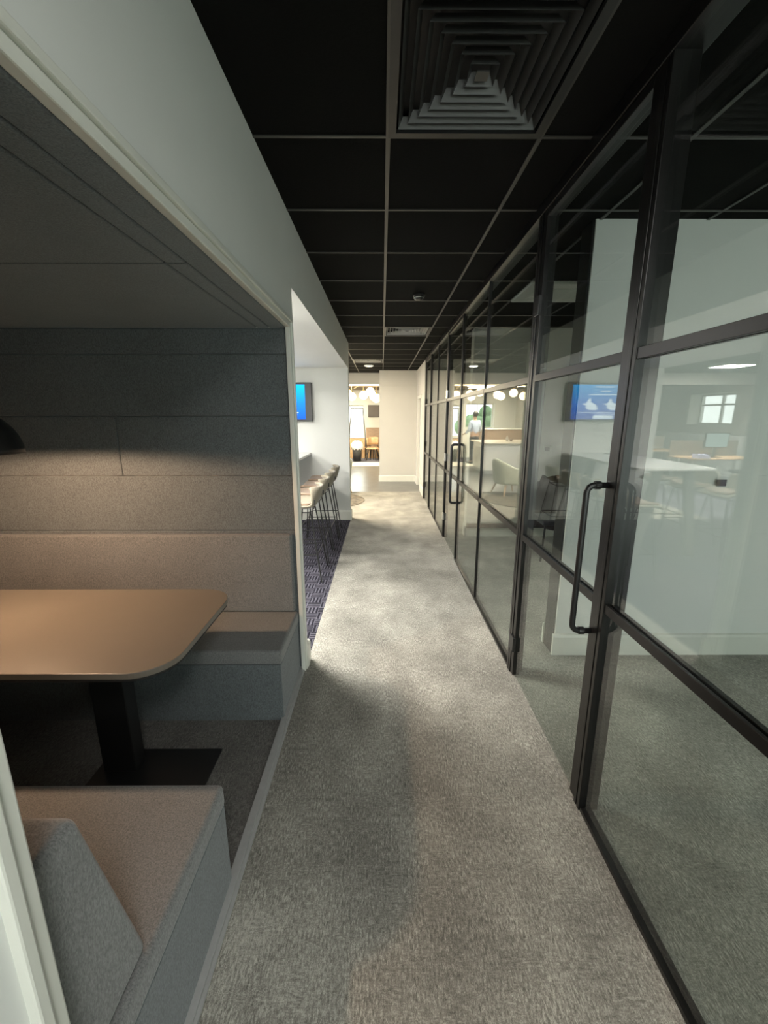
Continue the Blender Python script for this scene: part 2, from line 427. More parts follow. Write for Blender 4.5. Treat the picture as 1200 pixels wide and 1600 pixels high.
# ------------------------------------------------------------------ glass screens
ZR = 2.645
mull = [(-2.57, .022), (-.62, .022), (1.468, .023), (2.46, .030), (3.56, .009), (4.61, .009), (5.59, .024), (6.55, .008), (7.47, .018), (8.38, .065)]
doors = {3: 'door_1', 6: 'door_2', 9: 'door_4'}
st('trim_5', MB().box(XR-.022, -2.6, ZR, XR+.075, 8.46, ZC+.002), 'bronze', 'black head rail above the glass screens', 'trim', bevel=.003)
st('trim_6', MB().box(XR-.015, -2.6, 0, XR+.03, 1.44, .018).box(XR-.015, 2.5, 0, XR+.03, 4.6, .018).box(XR-.015, 5.6, 0, XR+.03, 7.45, .018), 'bronze', 'low black floor channel holding the glass', 'trim')
zb = (.925, 1.83)
names = ['small', 'near', 'first']
wn = 1
where = ['behind the viewer', 'nearest full height', '', 'just past the nearest door', 'before the second door', '', 'past the second door', 'furthest from the viewer', '']
for i in range(len(mull)-1):
    (ya, ra), (yb, rb) = mull[i], mull[i+1]
    y0, y1 = ya+ra, yb-rb
    if i+1 in doors:
        nm = doors[i+1]
        lab = {'door_1': 'nearest glass door with a black pipe handle', 'door_2': 'second glass door with a long black loop handle', 'door_4': 'last glass door beside the cream wall'}[nm]
        r = thing(nm, lab, 'door', (XR, (ya+yb)/2, 0), kind='structure')
        y0 += .004; y1 -= .004; z0 = .01; bot = .012
        st_w = .044 if nm == 'door_1' else .013
        s = MB().box(XR-.016, y0, z0, XR+.028, y0+st_w, ZR-.004)
        s.build('door_stile', 'bronze', r, bevel=.002)
        MB().box(XR-.016, y1-st_w, z0, XR+.028, y1, ZR-.004).build('door_stile', 'bronze', r, bevel=.002)
        MB().box(XR-.016, y0+st_w, ZR-.034, XR+.028, y1-st_w, ZR-.004).build('top_rail', 'bronze', r, bevel=.002)
        for z in ((.22, 2.2) if nm == 'door_1' else (.3, 1.1, 1.9)):
            h = MB().box(XR-.028, y1-.045, z-.05, XR-.008, y1+.02, z+.05)
            h.build('hinge', 'chrome' if nm == 'door_2' else 'black', r, bevel=.004)
        gy0, gy1 = y0+st_w-.004, y1-st_w+.004; gz0 = .012
    else:
        r = thing('window_%d' % wn, 'floor to ceiling glass panel %s' % where[i], 'glass panel', (XR, (ya+yb)/2, 0), kind='structure'); wn += 1
        gy0, gy1 = y0-.002, y1+.002; gz0 = .016
    g = MB().box(XR-.004, gy0, gz0, XR+.006, gy1, ZR+.001)
    g.build('glass', 'glass', r)
    for z in zb:
        b = MB().box(XR-.016, gy0+.002, z-.018, XR-.0045, gy1-.002, z+.018).box(XR+.0065, gy0+.002, z-.018, XR+.022, gy1-.002, z+.018)
        b.build('glazing_bar', 'bronze', r, bevel=.0015)
    # the mullion at the far end of the bay; deep posts beside the doors
    deep = .062 if yb in (1.468, 2.46) else (.05 if rb > .02 else .012)
    mm = MB()
    if rb > .016:
        mm.box(XR-.020, yb-rb, 0, XR+deep, yb-.003, ZR).box(XR-.020, yb+.003, 0, XR+deep, yb+rb, ZR).box(XR-.010, yb-.003, 0, XR+deep-.01, yb+.003, ZR)
    else: mm.box(XR-.014, yb-rb, 0, XR+deep, yb+rb, ZR)
    mm.build('mullion', 'bronze', r, bevel=.002)

d1 = D.objects['door_1']; d2 = D.objects['door_2']
hy = 1.53
xo = XR-.022
def roundpath(a, b, z0, z1, r=.03, n=6):
    """D shaped pull in the x-z plane at depth y: from the stile at x=a out to x=b"""
    p = [(a, z1)]
    p += [(b+r+r*math.cos(t), z1-r+r*math.sin(t)) for t in [PI/2+i*PI/2/n for i in range(n+1)]]
    p += [(b+r+r*math.cos(t), z0+r+r*math.sin(t)) for t in [PI+i*PI/2/n for i in range(n+1)]]
    p += [(a, z0)]
    return p
pts = [(x, hy, z) for x, z in roundpath(XR-.014, XR-.09, .79, 1.38)]
h = MB().tube(pts, .0115, 14).build('door_handle', 'black', d1, smooth=True)
MB().tube([(XR-.062, hy, 1.38), (XR-.042, hy, 1.38)], .0155, 14).build('handle_collar', 'black', h, smooth=False)
MB().tube([(XR-.062, hy, .79), (XR-.042, hy, .79)], .0155, 14).build('handle_collar', 'black', h, smooth=False)
# second door: a loop either side of the leaf
hy = 4.70
loop = []
for cx, cz, a0 in ((XR+.05, 1.32, 0), (XR-.075, 1.32, PI/2), (XR-.075, .66, PI), (XR+.05, .66, 1.5*PI)):
    s = .03
    ox = s if cx < XR else -s; oz = -s if cz > 1 else s
    loop += [(cx+ox+s*math.cos(a0+k*PI/12), hy, cz+oz+s*math.sin(a0+k*PI/12)) for k in range(7)]
loop.append(loop[0])
MB().tube(loop, .015, 12, cap=False).build('door_handle', 'black', d2, smooth=True)

# ------------------------------------------------------------------ ceiling fittings
M['white_louvre'] = plain('white_louvre_metal', (.40, .40, .38), .45, var=.03)  # lighter copy of the louvre metal; stronger light on far vents painted in
def vent(x, y, label, lm='louvre'):
    r = thing('ceiling_vent', label, 'vent', (x+.3, y+.3, ZC), 'four way ceiling vents')
    m = MB(); cx, cy = x+.3, y+.3
    def band(h0, z0, h1, z1, th=.0015):
        # sloped square collar between half sizes h0 (outer) and h1 (inner)
        for k in range(4):
            R = Matrix.Rotation(k*PI/2, 3, 'Z')
            P = [(-h0, -h0, z0), (h0, -h0, z0), (h1, -h1, z1), (-h1, -h1, z1)]
            lo = [m.bm.verts.new(R @ Vector(p)+Vector((cx, cy, 0))) for p in P]
            up = [m.bm.verts.new(R @ Vector((p[0], p[1], p[2]+th))+Vector((cx, cy, 0))) for p in P]
            m.bm.faces.new(lo[::-1]); m.bm.faces.new(up)
            for q in range(4): m.bm.faces.new([lo[q], lo[(q+1) % 4], up[(q+1) % 4], up[q]])
    for k in range(7):
        h0 = .262-.036*k
        band(h0, ZC+.004, h0-.017, ZC+.036)
    m.build('louvre', lm, r)
    f = MB()
    for (a, b, c, d) in [(-.3, -.3, .3, -.27), (-.3, .27, .3, .3), (-.3, -.27, -.27, .27), (.27, -.27, .3, .27)]:
        f.box(cx+a, cy+b, ZC-.004, cx+c, cy+d, ZC+.01)
    f.build('frame', 'black', r)
    MB().box(cx-.27, cy-.27, ZC+.06, cx+.27, cy+.27, ZC+.085).build('backing', 'rubber', r)
    MB().prism([(cx-.02, cy-.02), (cx+.02, cy-.02), (cx+.02, cy+.02), (cx-.02, cy+.02)], ZC+.002, ZC+.006).build('centre_plate', 'louvre', r)
vent(*vents[0], 'large four way ceiling vent nearest the viewer, in the black ceiling')
vent(*vents[1], 'four way ceiling vent halfway down the corridor, past the smoke detector', 'white_louvre')
vent(*vents[2], 'far four way ceiling vent just before the lit round downlight', 'white_louvre')
sd = thing('smoke_detector', 'small round black smoke detector on the corridor ceiling', 'smoke detector', (.335, 4.12, ZC-.0015))
MB().lathe([(0, -.002), (.055, -.002), (.055, -.014), (.047, -.02), (0, -.02)], (.335, 4.12, ZC), 28).build('base', 'black', sd, smooth=False)
MB().lathe([(.045, -.02), (.043, -.040), (.030, -.048), (0, -.05)], (.335, 4.12, ZC), 28).build('cap', plain('shiny_black_plastic', (.02, .02, .02), .12), sd, smooth=True)
MB().lathe([(.041, -.026), (.0475, -.028), (.0475, -.031), (.041, -.033)], (.335, 4.12, ZC), 28).build('ring', 'chrome', sd, smooth=True)

def area(name, loc, size, energy, col=(1, 1, 1), rot=(0, 0, 0), sy=None, spread=PI):
    l = D.lights.new(name, 'AREA'); l.energy = energy; l.color = col; l.size = size; l.spread = spread
    if sy: l.shape = 'RECTANGLE'; l.size_y = sy
    else: l.shape = 'DISK' if size < .35 else 'SQUARE'
    o = D.objects.new(name, l); COL.objects.link(o); o.location = loc; o.rotation_euler = rot
    return o
def downlight(x, y, e, label, z=ZC, group='round ceiling downlights', col=(1, .86, .66)):
    r = thing('ceiling_downlight', label, 'downlight', (x, y, z), group)
    MB().lathe([(.105, 0), (.105, -.012), (.085, -.020), (.085, 0)], (x, y, z), 28).build('trim_ring', 'white_plastic', r, smooth=False)
    MB().lathe([(0, -.012), (.084, -.012), (.084, -.006), (0, -.006)], (x, y, z), 28).build('diffuser', 'downlight', r)
    area('downlight_lamp', (x, y, z-.024), .16, e, col)
downlight(-.285, 9.56, 4, 'lit round downlight in the black ceiling before the kitchen')

def panel(x, y, z, e, label, w=.58, col=(1, .97, .90)):
    r = thing('ceiling_light_panel', label, 'ceiling light', (x, y, z), 'square office light panels')
    MB().box(x-w/2, y-w/2, z-.012, x+w/2, y+w/2, z-.002).build('diffuser', 'lamp_white', r)
    f = MB()
    h = w/2+.008
    for q in [(-h, -h, h, -h+.02), (-h, h-.02, h, h), (-h, -h+.02, -h+.02, h-.02), (h-.02, -h+.02, h, h-.02)]:
        f.box(x+q[0], y+q[1], z-.018, x+q[2], y+q[3], z-.001)
    f.build('frame', 'white_plastic', r)
    area('panel_lamp', (x, y, z-.022), w, e, col)
panel(-5.9, 9.55, ZC, 80, 'square lit ceiling panel over the office desks, the furthest one')
panel(-5.9, 6.1, ZC, 60, 'square lit ceiling panel in the middle of the open office')
panel(-4.1, 4.3, ZC, 60, 'square lit ceiling panel nearest the bar table')
panel(-3.9, 8.6, ZC, 45, 'square lit ceiling panel behind the television wall')
panel(.325, -.76, ZC, 7, 'square lit ceiling panel of the corridor, just behind the viewer', .58, (1, .98, .94))  # fill light added above and behind the camera to brighten the near carpet
panel(-1.2, 3.05, ZB, 20, 'square lit panel in the white soffit just past the booth wall, corridor side', .5)  # added out of sight so more light reaches the corridor from the bar
panel(-2.05, 3.9, ZB, 16, 'square lit panel in the white soffit, office side', .4)  # second unseen soffit fill, added to light the television wall
panel(-1.2, 7.2, ZC, 46, 'square lit ceiling panel over the armchairs', .58, (1, .84, .60))  # added out of view for warm light on the far carpet

# ------------------------------------------------------------------ booth lining
bo = thing('booth_lining', 'dark blue grey felt panels lining the walls and ceiling of the booth', 'wall padding', (-1.3, 1.48, 0))
def pad(x0, y0, z0, x1, y1, z1, nm, mat='felt', b=.009):
    MB().box(x0, y0, z0, x1, y1, z1).build(nm, mat, bo, bevel=b, seg=3)
XB = -2.43; XE = XL-.020
rows = [(.95, 1.285), (1.285, 1.63), (1.63, 1.965), (1.965, 2.10)]
for k, (a, b) in enumerate(rows):
    cuts = [XB, XE] if k != 1 else [XB, XE]
    if k == 1: cuts = [XB, -1.53, XE]
    if k == 2: cuts = [XB, XE]
    for c, d in zip(cuts, cuts[1:]):
        pad(c+.0005, 2.462, a+.0005, d-.0005, 2.5, b-.0005, 'wall_panel')
        pad(c+.0005, BY0-.03, a+.0005, d-.0005, BY0+.022, b-.0005, 'wall_panel')
# brick-like offset joint of the third row
for (a, b, y0, y1) in [(0, .42, 2.462, 2.5)]:
    for sgn in (0,):
        MB().box(XB, y0, a, XE, y1, .95).build('wall_panel', 'felt', bo, bevel=.006)
for (y0, y1) in [(BY0+.02, 1.47), (1.47, 2.465)]:
    for (x0, x1) in [(XB, -.685), (-.685, XE-.09)]:
        pad(x0+.0005, y0+.0005, 2.10, x1-.0005, y1-.0005, 2.145, 'ceiling_panel')
pad(XE-.0895, BY0+.02, 2.10, XE, 2.465, 2.145, 'ceiling_panel')
for (a, b) in [(0, .95), (.95, 1.63), (1.63, 2.1)]:
    pad(-2.45, BY0+.022, a, XB-.0, 2.46, b, 'wall_panel')
st('ceiling_booth', MB().box(-2.45, BY0-.03, 2.146, XL-.1, 2.5, 2.2), 'wall', 'boards over the booth ceiling', 'ceiling')

# benches: seat block plus a wedge shaped padded back
def bench(y_wall, s, label):
    """s = +1: backs onto the far wall, -1: backs onto the near wall"""
    r = thing('booth_bench', label, 'bench', (-1.28, y_wall, 0), 'facing booth benches')
    x0, x1 = XB+.003, XE-.012
    yf = y_wall-s*.475 if s > 0 else y_wall+.675
    yb = y_wall-s*.03
    a, b = sorted((yf, y_wall-s*.002))
    MB().box(x0, a, .0, x1, b, .34).build('seat_base', 'felt', r, bevel=.006)
    MB().box(x0, a-.006, .342, x1+.006, b, .425).build('seat_cushion', 'seatfab', r, bevel=.018, seg=4)
    if s > 0: prof = [(y_wall-.03, .427), (y_wall, .427), (y_wall, .935), (y_wall-.045, .935)]
    else: prof = [(y_wall, .427), (y_wall+.235, .427), (y_wall+.115, .935), (y_wall, .935)]
    m = MB().prism(prof, x0, x1-.008, 'x')
    m.build('backrest', 'seatfab', r, bevel=.022, seg=5)
bench(2.461, 1, 'grey felt booth bench against the far padded wall, behind the table')
bench(BY0+.024, -1, 'grey felt booth bench nearest the viewer, its end facing the corridor')

# table
tb = thing('booth_table', 'taupe laminate booth table with rounded corners on a black column', 'table', (-1.3, 1.68, 0))
def top_outline(x0, x1, y0, y1, r):
    return [(x0, y0)]+arc(x1-r, y0+r, r, -PI/2, 0, 12)+arc(x1-r, y1-r, r, 0, PI/2, 12)+[(x0, y1)]
MB().prism(top_outline(-2.42, -.765, 1.31, 2.05, .15), .722, .747).build('tabletop', 'laminate', tb, bevel=.003)
MB().prism(top_outline(-2.42, -.769, 1.314, 2.046, .148), .712, .7215).build('tabletop_core', 'rubber', tb)
MB().box(-1.30, 1.64, .009, -1.15, 1.72, .7115).build('column', 'black', tb, bevel=.004)
MB().box(-1.34, 1.48, 0, -.80, 1.78, .009).build('base_plate', 'black', tb, bevel=.002)

# pendant in the booth
pl = thing('pendant_lamp', 'black dome pendant lamp hanging at the left of the booth table', 'pendant lamp', (-1.68, 1.70, 1.48))
c = (-1.68, 1.70, 1.48)
prof = [(.19*math.cos(a), .19*math.sin(a)) for a in [i*PI/2/14 for i in range(14)]]+[(.02, .19), (.02, .215), (0, .215)]
MB().lathe(prof, c, 40).build('lamp_shade', 'black', pl, smooth=True, solid=.004)
MB().tube([(c[0], c[1], c[2]+.21), (c[0], c[1], 2.10)], .003, 8).build('cord', 'black', pl)
MB().ball((c[0], c[1], c[2]+.065), .035).build('bulb', 'bulb', pl, smooth=True)
l = D.lights.new('pendant_lamp_light', 'POINT'); l.energy = 46; l.color = (1, .64, .40); l.shadow_soft_size = .035
lo = D.objects.new('pendant_lamp_light', l); COL.objects.link(lo); lo.location = (c[0], c[1], c[2]+.045)

# ------------------------------------------------------------------ television and bar
def screen_mat():
    m, nt, o = new_mat('blue_screen')
    tc = nt.nodes.new('ShaderNodeTexCoord'); sp = nt.nodes.new('ShaderNodeSeparateXYZ')
    nt.links.new(tc.outputs['Generated'], sp.inputs[0])
    r = ramp(nt, sp.outputs[2], [(0, (.02, .10, .55)), (.45, (.02, .20, .75)), (1, (.01, .42, .95))])
    e = nt.nodes.new('ShaderNodeEmission'); e.inputs[1].default_value = .55
    nt.links.new(r.outputs[0], e.inputs[0]); nt.links.new(e.outputs[0], o.inputs[0]); return m
tv = thing('television', 'wall mounted television showing a blue screen with white pictures', 'television', (-1.59, YW-.03, 1.55))
x0, x1, z0, z1 = -2.13, -1.05, 1.55, 2.115
MB().box(x0, YW-.075, z0, x1, YW-.02, z1).build('housing', 'screen_black', tv, bevel=.006)
sc = MB().box(x0+.10, YW-.079, z0+.03, x1-.10, YW-.0755, z1-.03).build('screen', screen_mat(), tv)
M['pix'] = emit('white_screen_pixels', (.75, .88, 1), .7); M['pix2'] = emit('pale_blue_pixels', (.1, .5, .95), 1.2)
g = MB(); ys = YW-.0812
def gl(xa, xb, za, zb_): g.box(x0+.1+xa*.88, ys, z0+.03+za*.505, x0+.1+xb*.88, ys+.0015, z0+.03+zb_*.505)
gl(.30, .62, .92, .95); gl(.36, .52, .80, .83); gl(.14, .72, .70, .725); gl(.08, .88, .19, .205); gl(.20, .60, .145, .16); gl(.28, .62, .02, .115)
for k in range(2):
    bx = .20+.36*k
    hand = [(0, .27), (.14, .27), (.2, .34), (.19, .40), (.27, .44), (.19, .47), (.16, .60), (.12, .59), (.12, .5), (.02, .42), (.0, .34)]
    g.prism([(x0+.1+(bx+p[0])*.88, z0+.03+p[1]*.505) for p in hand], ys, ys+.0015, 'y')
g.build('screen_picture', 'pix', sc)
MB().box(-1.75, YW-.02, 1.72, -1.45, YW, 1.95).build('wall_bracket', 'black', tv)
cb = MB()
cb.tube([(-1.62, YW-.03, 1.56), (-1.60, YW-.012, 1.46), (-1.66, YW-.01, 1.40), (-1.56, YW-.01, 1.44), (-1.58, YW-.01, 1.32), (-1.72, YW-.01, 1.34), (-1.80, YW-.01, 1.26)], .004, 6)
cb.tube([(-1.40, YW-.03, 1.56), (-1.52, YW-.012, 1.50), (-1.66, YW-.012, 1.52), (-1.80, YW-.03, 1.56)], .0035, 6)
cb.tube([(-1.80, YW-.03, 1.56), (-1.82, YW-.012, 1.42), (-1.87, YW-.01, 1.22)], .0035, 6)
cb.build('cables', plain('grey_cable', (.25, .25, .24), .5), tv)

so = thing('wall_switch', 'small white wall controller with a grey display on the deeper partition', 'switch', (2.20, 5.6, 1.15))
MB().box(2.14, 5.585, 1.14, 2.26, 5.6, 1.25).build('plate', 'white_plastic', so, bevel=.003)
MB().box(2.16, 5.582, 1.175, 2.22, 5.585, 1.225).build('display', plain('grey_display', (.2, .2, .19), .4), so)
th = thing('thermostat', 'white wall thermostat with a black display on the glass room partition', 'thermostat', (2.155, 2.64, 1.15))
MB().box(2.105, 2.622, 1.155, 2.205, 2.64, 1.245).build('housing', 'white_plastic', th, bevel=.004)
MB().box(2.122, 2.6205, 1.195, 2.186, 2.6225, 1.236).build('display', 'rubber', th)
MB().lathe([(0, 0), (.004, 0), (.004, .002), (0, .002)], (0, 0, 0), 12).build('button', 'white_top', th)
b = th.children[-1]; b.location = Vector((2.19, 2.6205, 1.172))-ORG['thermostat']+ORG['thermostat']-Vector((0, 0, 0)) if False else Vector((2.19-2.155, 2.6205-2.64, .022)); b.data.transform(Matrix.Translation(ORG['thermostat'])); b.rotation_euler = (PI/2, 0, 0)

# bar table
bt = thing('bar_table', 'long high white bar table reaching the wall under the television', 'table', (-1.62, 5.56, 0))
MB().box(-1.96, 4.55, 1.045, -1.10, YW-.004, 1.075).build('tabletop', 'white_top', bt, bevel=.004)
for y in (4.75, 6.25):
    for sx, x in ((1, -1.45), (-1, -1.80)):
        m = MB().prism([(x-.05, 1.044), (x+.05, 1.044), (x+.05+sx*.16, 0), (x-.05+sx*.16, 0)], y-.03, y+.03, 'y')
        m.build('leg', plain('grey_table_leg', (.16, .16, .155), .5) if (y, sx) == (4.75, 1) else D.materials['grey_table_leg'], bt, bevel=.004)
MB().box(-1.64, 4.78, .96, -1.60, 6.22, 1.03).build('rail', D.materials['grey_table_leg'], bt)
rc = MB().box(-1.85, 6.25, 1.0755, -1.62, 6.30, 1.093).build('remote_control', 'black', bevel=.005)
tag(rc, 'black remote control lying on the white bar table', 'remote control')

# stools: curved upholstered shell on a wire frame
def shell(rows, w_of, wing, n=10):
    out = []
    for i, (x, z) in enumerate(rows):
        t = i/(len(rows)-1); w = w_of(t); wg = wing(t)
        row = []
        for k in range(n+1):
            v = -1+2*k/n
            row.append((x+wg[0]*abs(v)**3, v*w, z+wg[1]*abs(v)**3))
        out.append(row)
    return out
def make_stool(label):
    r = thing('bar_stool', label, 'bar stool', (0, 0, 0), 'beige bar stools along the white table')
    # sitter faces -x; the back stands at +x
    prof = [(-.21, .735), (-.17, .755), (-.05, .752), (.08, .742), (.15, .752), (.185, .785), (.203, .84), (.220, .90), (.231, .94), (.232, .955)]
    sh = shell(prof, lambda t: .22+.015*math.sin(PI*t)-(.055*max(0, t-.75)/.25), lambda t: (-.07*max(0, t-.45)/.55*1.6, .035*math.sin(PI*min(1, t*1.5))))
    MB().sheet(sh).build('seat_shell', 'beige_fab', r, smooth=True, solid=.028, sub=1)
    pad_ = shell([(p[0]*.86, p[1]+.026) for p in prof[:5]], lambda t: .185, lambda t: (0, .02))
    MB().sheet(pad_).build('seat_pad', 'tan_pad', r, smooth=True, solid=.03, sub=1)
    for s in (-1, 1):
        MB().tube([(-.13, s*.14, .735), (-.20, s*.235, 0.006)], .0075, 8).build('leg', 'black', r)
        MB().tube([(.13, s*.14, .735), (.235, s*.235, 0.006)], .0075, 8).build('leg', 'black', r)
    f = .62
    def lp(sx, s, z):
        t = 1-z/.735
        return ((sx*.13+(sx*.22-sx*.13)*t) if sx < 0 else (.13+.105*t), s*(.14+.095*t), z)
    p = [lp(-1, -1, .28), lp(-1, 1, .28), lp(1, 1, .28), lp(1, -1, .28), lp(-1, -1, .28)]
    MB().tube(p, .006, 8, cap=False).build('foot_ring', 'black', r)
    MB().tube([lp(-1, -1, .70), lp(-1, 1, .70), lp(1, 1, .70), lp(1, -1, .70), lp(-1, -1, .70)], .006, 8, cap=False).build('seat_frame', 'black', r)
    MB().box(.186, -.236, .80, .20, -.228, .845).build('care_label', 'black', r)
    return r
s0 = make_stool('beige bar stool closest to the booth wall, first in the row by the corridor')
s0.location = (-.84, 4.17, 0)
dup(s0, (-.84, 4.70, 0), .04, 'beige bar stool second in the row by the corridor')
dup(s0, (-.83, 5.23, 0), -.03, 'beige bar stool third in the row by the corridor')
dup(s0, (-.83, 5.78, 0), .05, 'beige bar stool nearest the television wall on the corridor side')
opp = ['facing the booth end', 'next to its booth end neighbour', 'one before the television wall']
for k, y in enumerate((4.75, 5.35, 5.95)):
    dup(s0, (-2.32, y, 0), PI+.06*(k-1), 'beige bar stool on the office side of the table, %s' % opp[k])

# ------------------------------------------------------------------ lobby: armchairs and round rug
ru = MB().lathe([(0, 0), (.82, 0), (.82, .008), (.80, .012), (0, .012)], (-1.17, 8.15, 0), 48).build('round_rug', 'blue_rug')
tag(ru, 'round mottled brown rug beside the armchairs', 'rug')
def make_armchair(label):
    r = thing('armchair', label, 'armchair', (0, 0, 0), 'pale sage armchairs on the rug')
    # faces -y ; tub shell swept round the back
    rows = []
    for (off, z, hgt) in [(0, .24, 0), (.02, .40, 0), (.045, .56, .0), (.06, .60, .17)]:
        row = []
        for k in range(19):
            a = -PI*.06+(PI*1.12)*k/18
            hx = (.30+off)*math.cos(a); hy = (.27+off)*math.sin(a)
            b = max(0, math.sin(a))**1.6
            row.append((hx, hy, z+hgt*b+(.02*b if z > .5 else 0)))
        rows.append(row)
    MB().sheet(rows).build('shell', 'sage_fab', r, smooth=True, solid=.075, sub=2)
    MB().box(-.27, -.30, .25, .27, .24, .43).build('seat_cushion', 'sage_fab', r, bevel=.045, seg=5)
    for sx in (-1, 1):
        for sy in (-1, 1):
            MB().tube([(sx*.2, sy*.18, .25), (sx*.28, sy*.26, .0125)], [.02, .012], 10).build('leg', 'oak', r)
    return r
a0 = make_armchair('pale sage tub armchair at the corridor side of the rug'); a0.location = (-.90, 8.72, 0); a0.rotation_euler = (0, 0, -1.8)
a0.location = (-.98, 8.75, .0)
dup(a0, (-1.85, 7.75, 0), 1.9, 'pale sage tub armchair at the far side of the rug, near the television wall')

# ------------------------------------------------------------------ kitchen
isl = thing('kitchen_island', 'white kitchen island with a thick pale worktop under globe pendants', 'kitchen island', (-1.95, 12.65, 0))
MB().box(-2.3, 11.95, .10, -1.20, 13.35, .86).build('body', 'white_top', isl, bevel=.003)
MB().box(-2.26, 11.99, 0, -1.24, 13.31, .10).build('plinth', 'alu', isl)
MB().box(-3.0, 11.85, .861, -1.12, 13.45, .90).build('worktop', plain('pale_worktop', (.72, .66, .54), .3), isl, bevel=.003)
def make_perch(label):
    r = thing('kitchen_stool', label, 'stool', (0, 0, 0), 'dark stools under the island worktop')
    MB().lathe([(0, .64), (.16, .64), (.175, .66), (.165, .69), (0, .70)], (0, 0, 0), 24).build('seat', 'white_top', r, smooth=False)
    for k in range(4):
        a = PI/4+k*PI/2
        MB().tube([(.1*math.cos(a), .1*math.sin(a), .64), (.2*math.cos(a), .2*math.sin(a), 0)], .014, 8).build('leg', 'dark_fab', r)
    MB().lathe([(.150, .24), (.162, .24), (.162, .255), (.150, .255), (.150, .24)], (0, 0, 0), 24).build('foot_ring', 'chrome', r)
    return r
k0 = make_perch('round white seated stool, nearest the island body'); k0.location = (-2.45, 11.72, 0)
dup(k0, (-2.86, 11.72, 0), 0, 'round white seated stool, outermost under the worktop overhang')
wc = thing('kitchen_counter', 'brown wood fronted kitchen counter below the window', 'counter', (-2.45, 15.3, 0))
MB().box(-3.3, 15.0, 0, -1.66, 15.5, 1.16).build('body', 'walnut', wc)
MB().box(-3.32, 14.98, 1.161, -1.64, 15.52, 1.19).build('worktop', 'white_top', wc)
for nm, x, h, col, lab in [('soap_bottle', -2.02, .16, 'white_plastic', 'white pump bottle on the island worktop'), ('glass_jar', -2.14, .11, 'walnut', 'small brown jar on the island worktop'), ('dark_bottle', -2.72, .24, 'black', 'dark bottle at the outer end of the island worktop')]:
    tag(MB().lathe([(0, 0), (.04, 0), (.042, h*.6), (.018, h*.75), (.016, h), (0, h)], (x, 12.6, .9005), 16).build(nm, col, smooth=True), lab, 'bottle')

# pendants: globes hanging from a brass ceiling bar
def globe(x, y, z, label, r_=.115):
    r = thing('globe_pendant', label, 'pendant lamp', (x, y, z), 'glowing globe pendants over the kitchen')
    MB().ball((x, y, z), r_).build('globe', 'lamp_warm', r, smooth=True)
    MB().tube([(x, y, z+r_), (x, y, 2.61)], .006, 6).build('rod', 'brass', r)
    MB().lathe([(0, 0), (.03, 0), (.035, .03), (0, .045)], (x, y, z+r_-.01), 14).build('cap', 'brass', r)
gp = [(-.86, 12.4, 2.17), (-1.16, 12.7, 2.30), (-1.60, 12.4, 2.22), (-1.85, 12.9, 2.20), (-2.06, 12.4, 2.27), (-2.38, 12.5, 2.19)]
for k, (x, y, z) in enumerate(gp):
    globe(x, y, z, ['lowest globe pendant at the corridor end of the island', 'globe pendant hung high, second from the corridor side', 'globe pendant above the middle of the island', 'globe pendant hung deepest over the island, behind its neighbours', 'globe pendant hung high, near the outer end of the island', 'globe pendant at the outer end of the island'][k])
for k, (x, y, z) in enumerate([(-1.02, 13.4, 2.28), (-.56, 13.2, 2.245), (-.36, 13.4, 2.36), (-.17, 13.0, 2.15), (-.27, 13.9, 2.24)]):
    globe(x, y, z, ['globe pendant seen beside the television wall edge', 'single globe pendant seen down the corridor', 'highest globe pendant of the cluster by the end wall', 'globe pendant touching the end wall edge, seen from the corridor', 'globe pendant deepest in the cluster by the end wall'][k], .13)
ls = MB().box(-3.5, 11.201, 2.387, XEND-.01, 11.24, 2.4198).build('strip_light', 'lamp_line')
tag(ls, 'warm glowing strip light under the kitchen header', 'strip light')
area('strip_lamp', (-1.9, 11.22, 2.37), 2.8, 10, (1, .82, .55), sy=.04)
l = area('kitchen_lamp', (-1.8, 12.6, 2.0), 0.9, 85, (1, .90, .66), sy=1.6); l.location = (-1.8, 14.6, 2.58)  # unseen fill light added to brighten the far kitchen wall
db = MB().prism([(-1.05, 15.6), (-.98, 15.6), (-.52, 12.6), (-.59, 12.6)], 2.575, 2.615).build('brass_rail', 'brass'); tag(db, 'slanted brass rail on the kitchen ceiling', 'rail')

# far corner seen down the corridor
bn = thing('waste_bin', 'tall dark grey waste bin with a white liner hanging over its rim', 'bin', (-.92, 15.55, 0))
MB().lathe([(0, 0), (.15, 0), (.185, .58), (.175, .58), (.14, .02), (0, .02)], (-.92, 15.55, 0), 28).build('body', plain('charcoal_bin', (.03, .03, .032), .5), bn, smooth=True)
m = MB(); seg = 32; rows = []
for (r_, z) in [(.19, .44), (.205, .52), (.21, .60), (.19, .64), (.13, .70), (.05, .72)]:
    rows.append([(-.92+(r_*(1+.10*math.sin(k*2.7)+.06*math.sin(k*5.1)))*math.cos(2*PI*k/seg), 15.55+r_*math.sin(2*PI*k/seg), z+.035*math.sin(k*1.9+r_*9)) for k in range(seg)])
    rows[-1].append(rows[-1][0])
m.sheet(rows).build('bin_liner', 'bag', bn, smooth=True, solid=.004)
af = thing('frame_stand', 'tall grey metal A shaped frame standing before the bright window', 'frame', (-.93, 16.1, 0))
MB().box(-1.17, 16.0, 1.88, -.70, 16.22, 1.92).build('top_bar', plain('grey_frame_metal', (.09, .09, .09), .45), af)
for (xa, xb) in [(-1.15, -1.32), (-.72, -.56)]:
    for (ya, yb) in [(16.02, 15.9), (16.2, 16.42)]:
        MB().tube([(xa, ya, 1.88), (xb, yb, 0)], .014, 8).build('leg', D.materials['grey_frame_metal'], af)
MB().box(-1.2, 16.05, .80, -.67, 16.15, .82).build('shelf', D.materials['grey_frame_metal'], af)
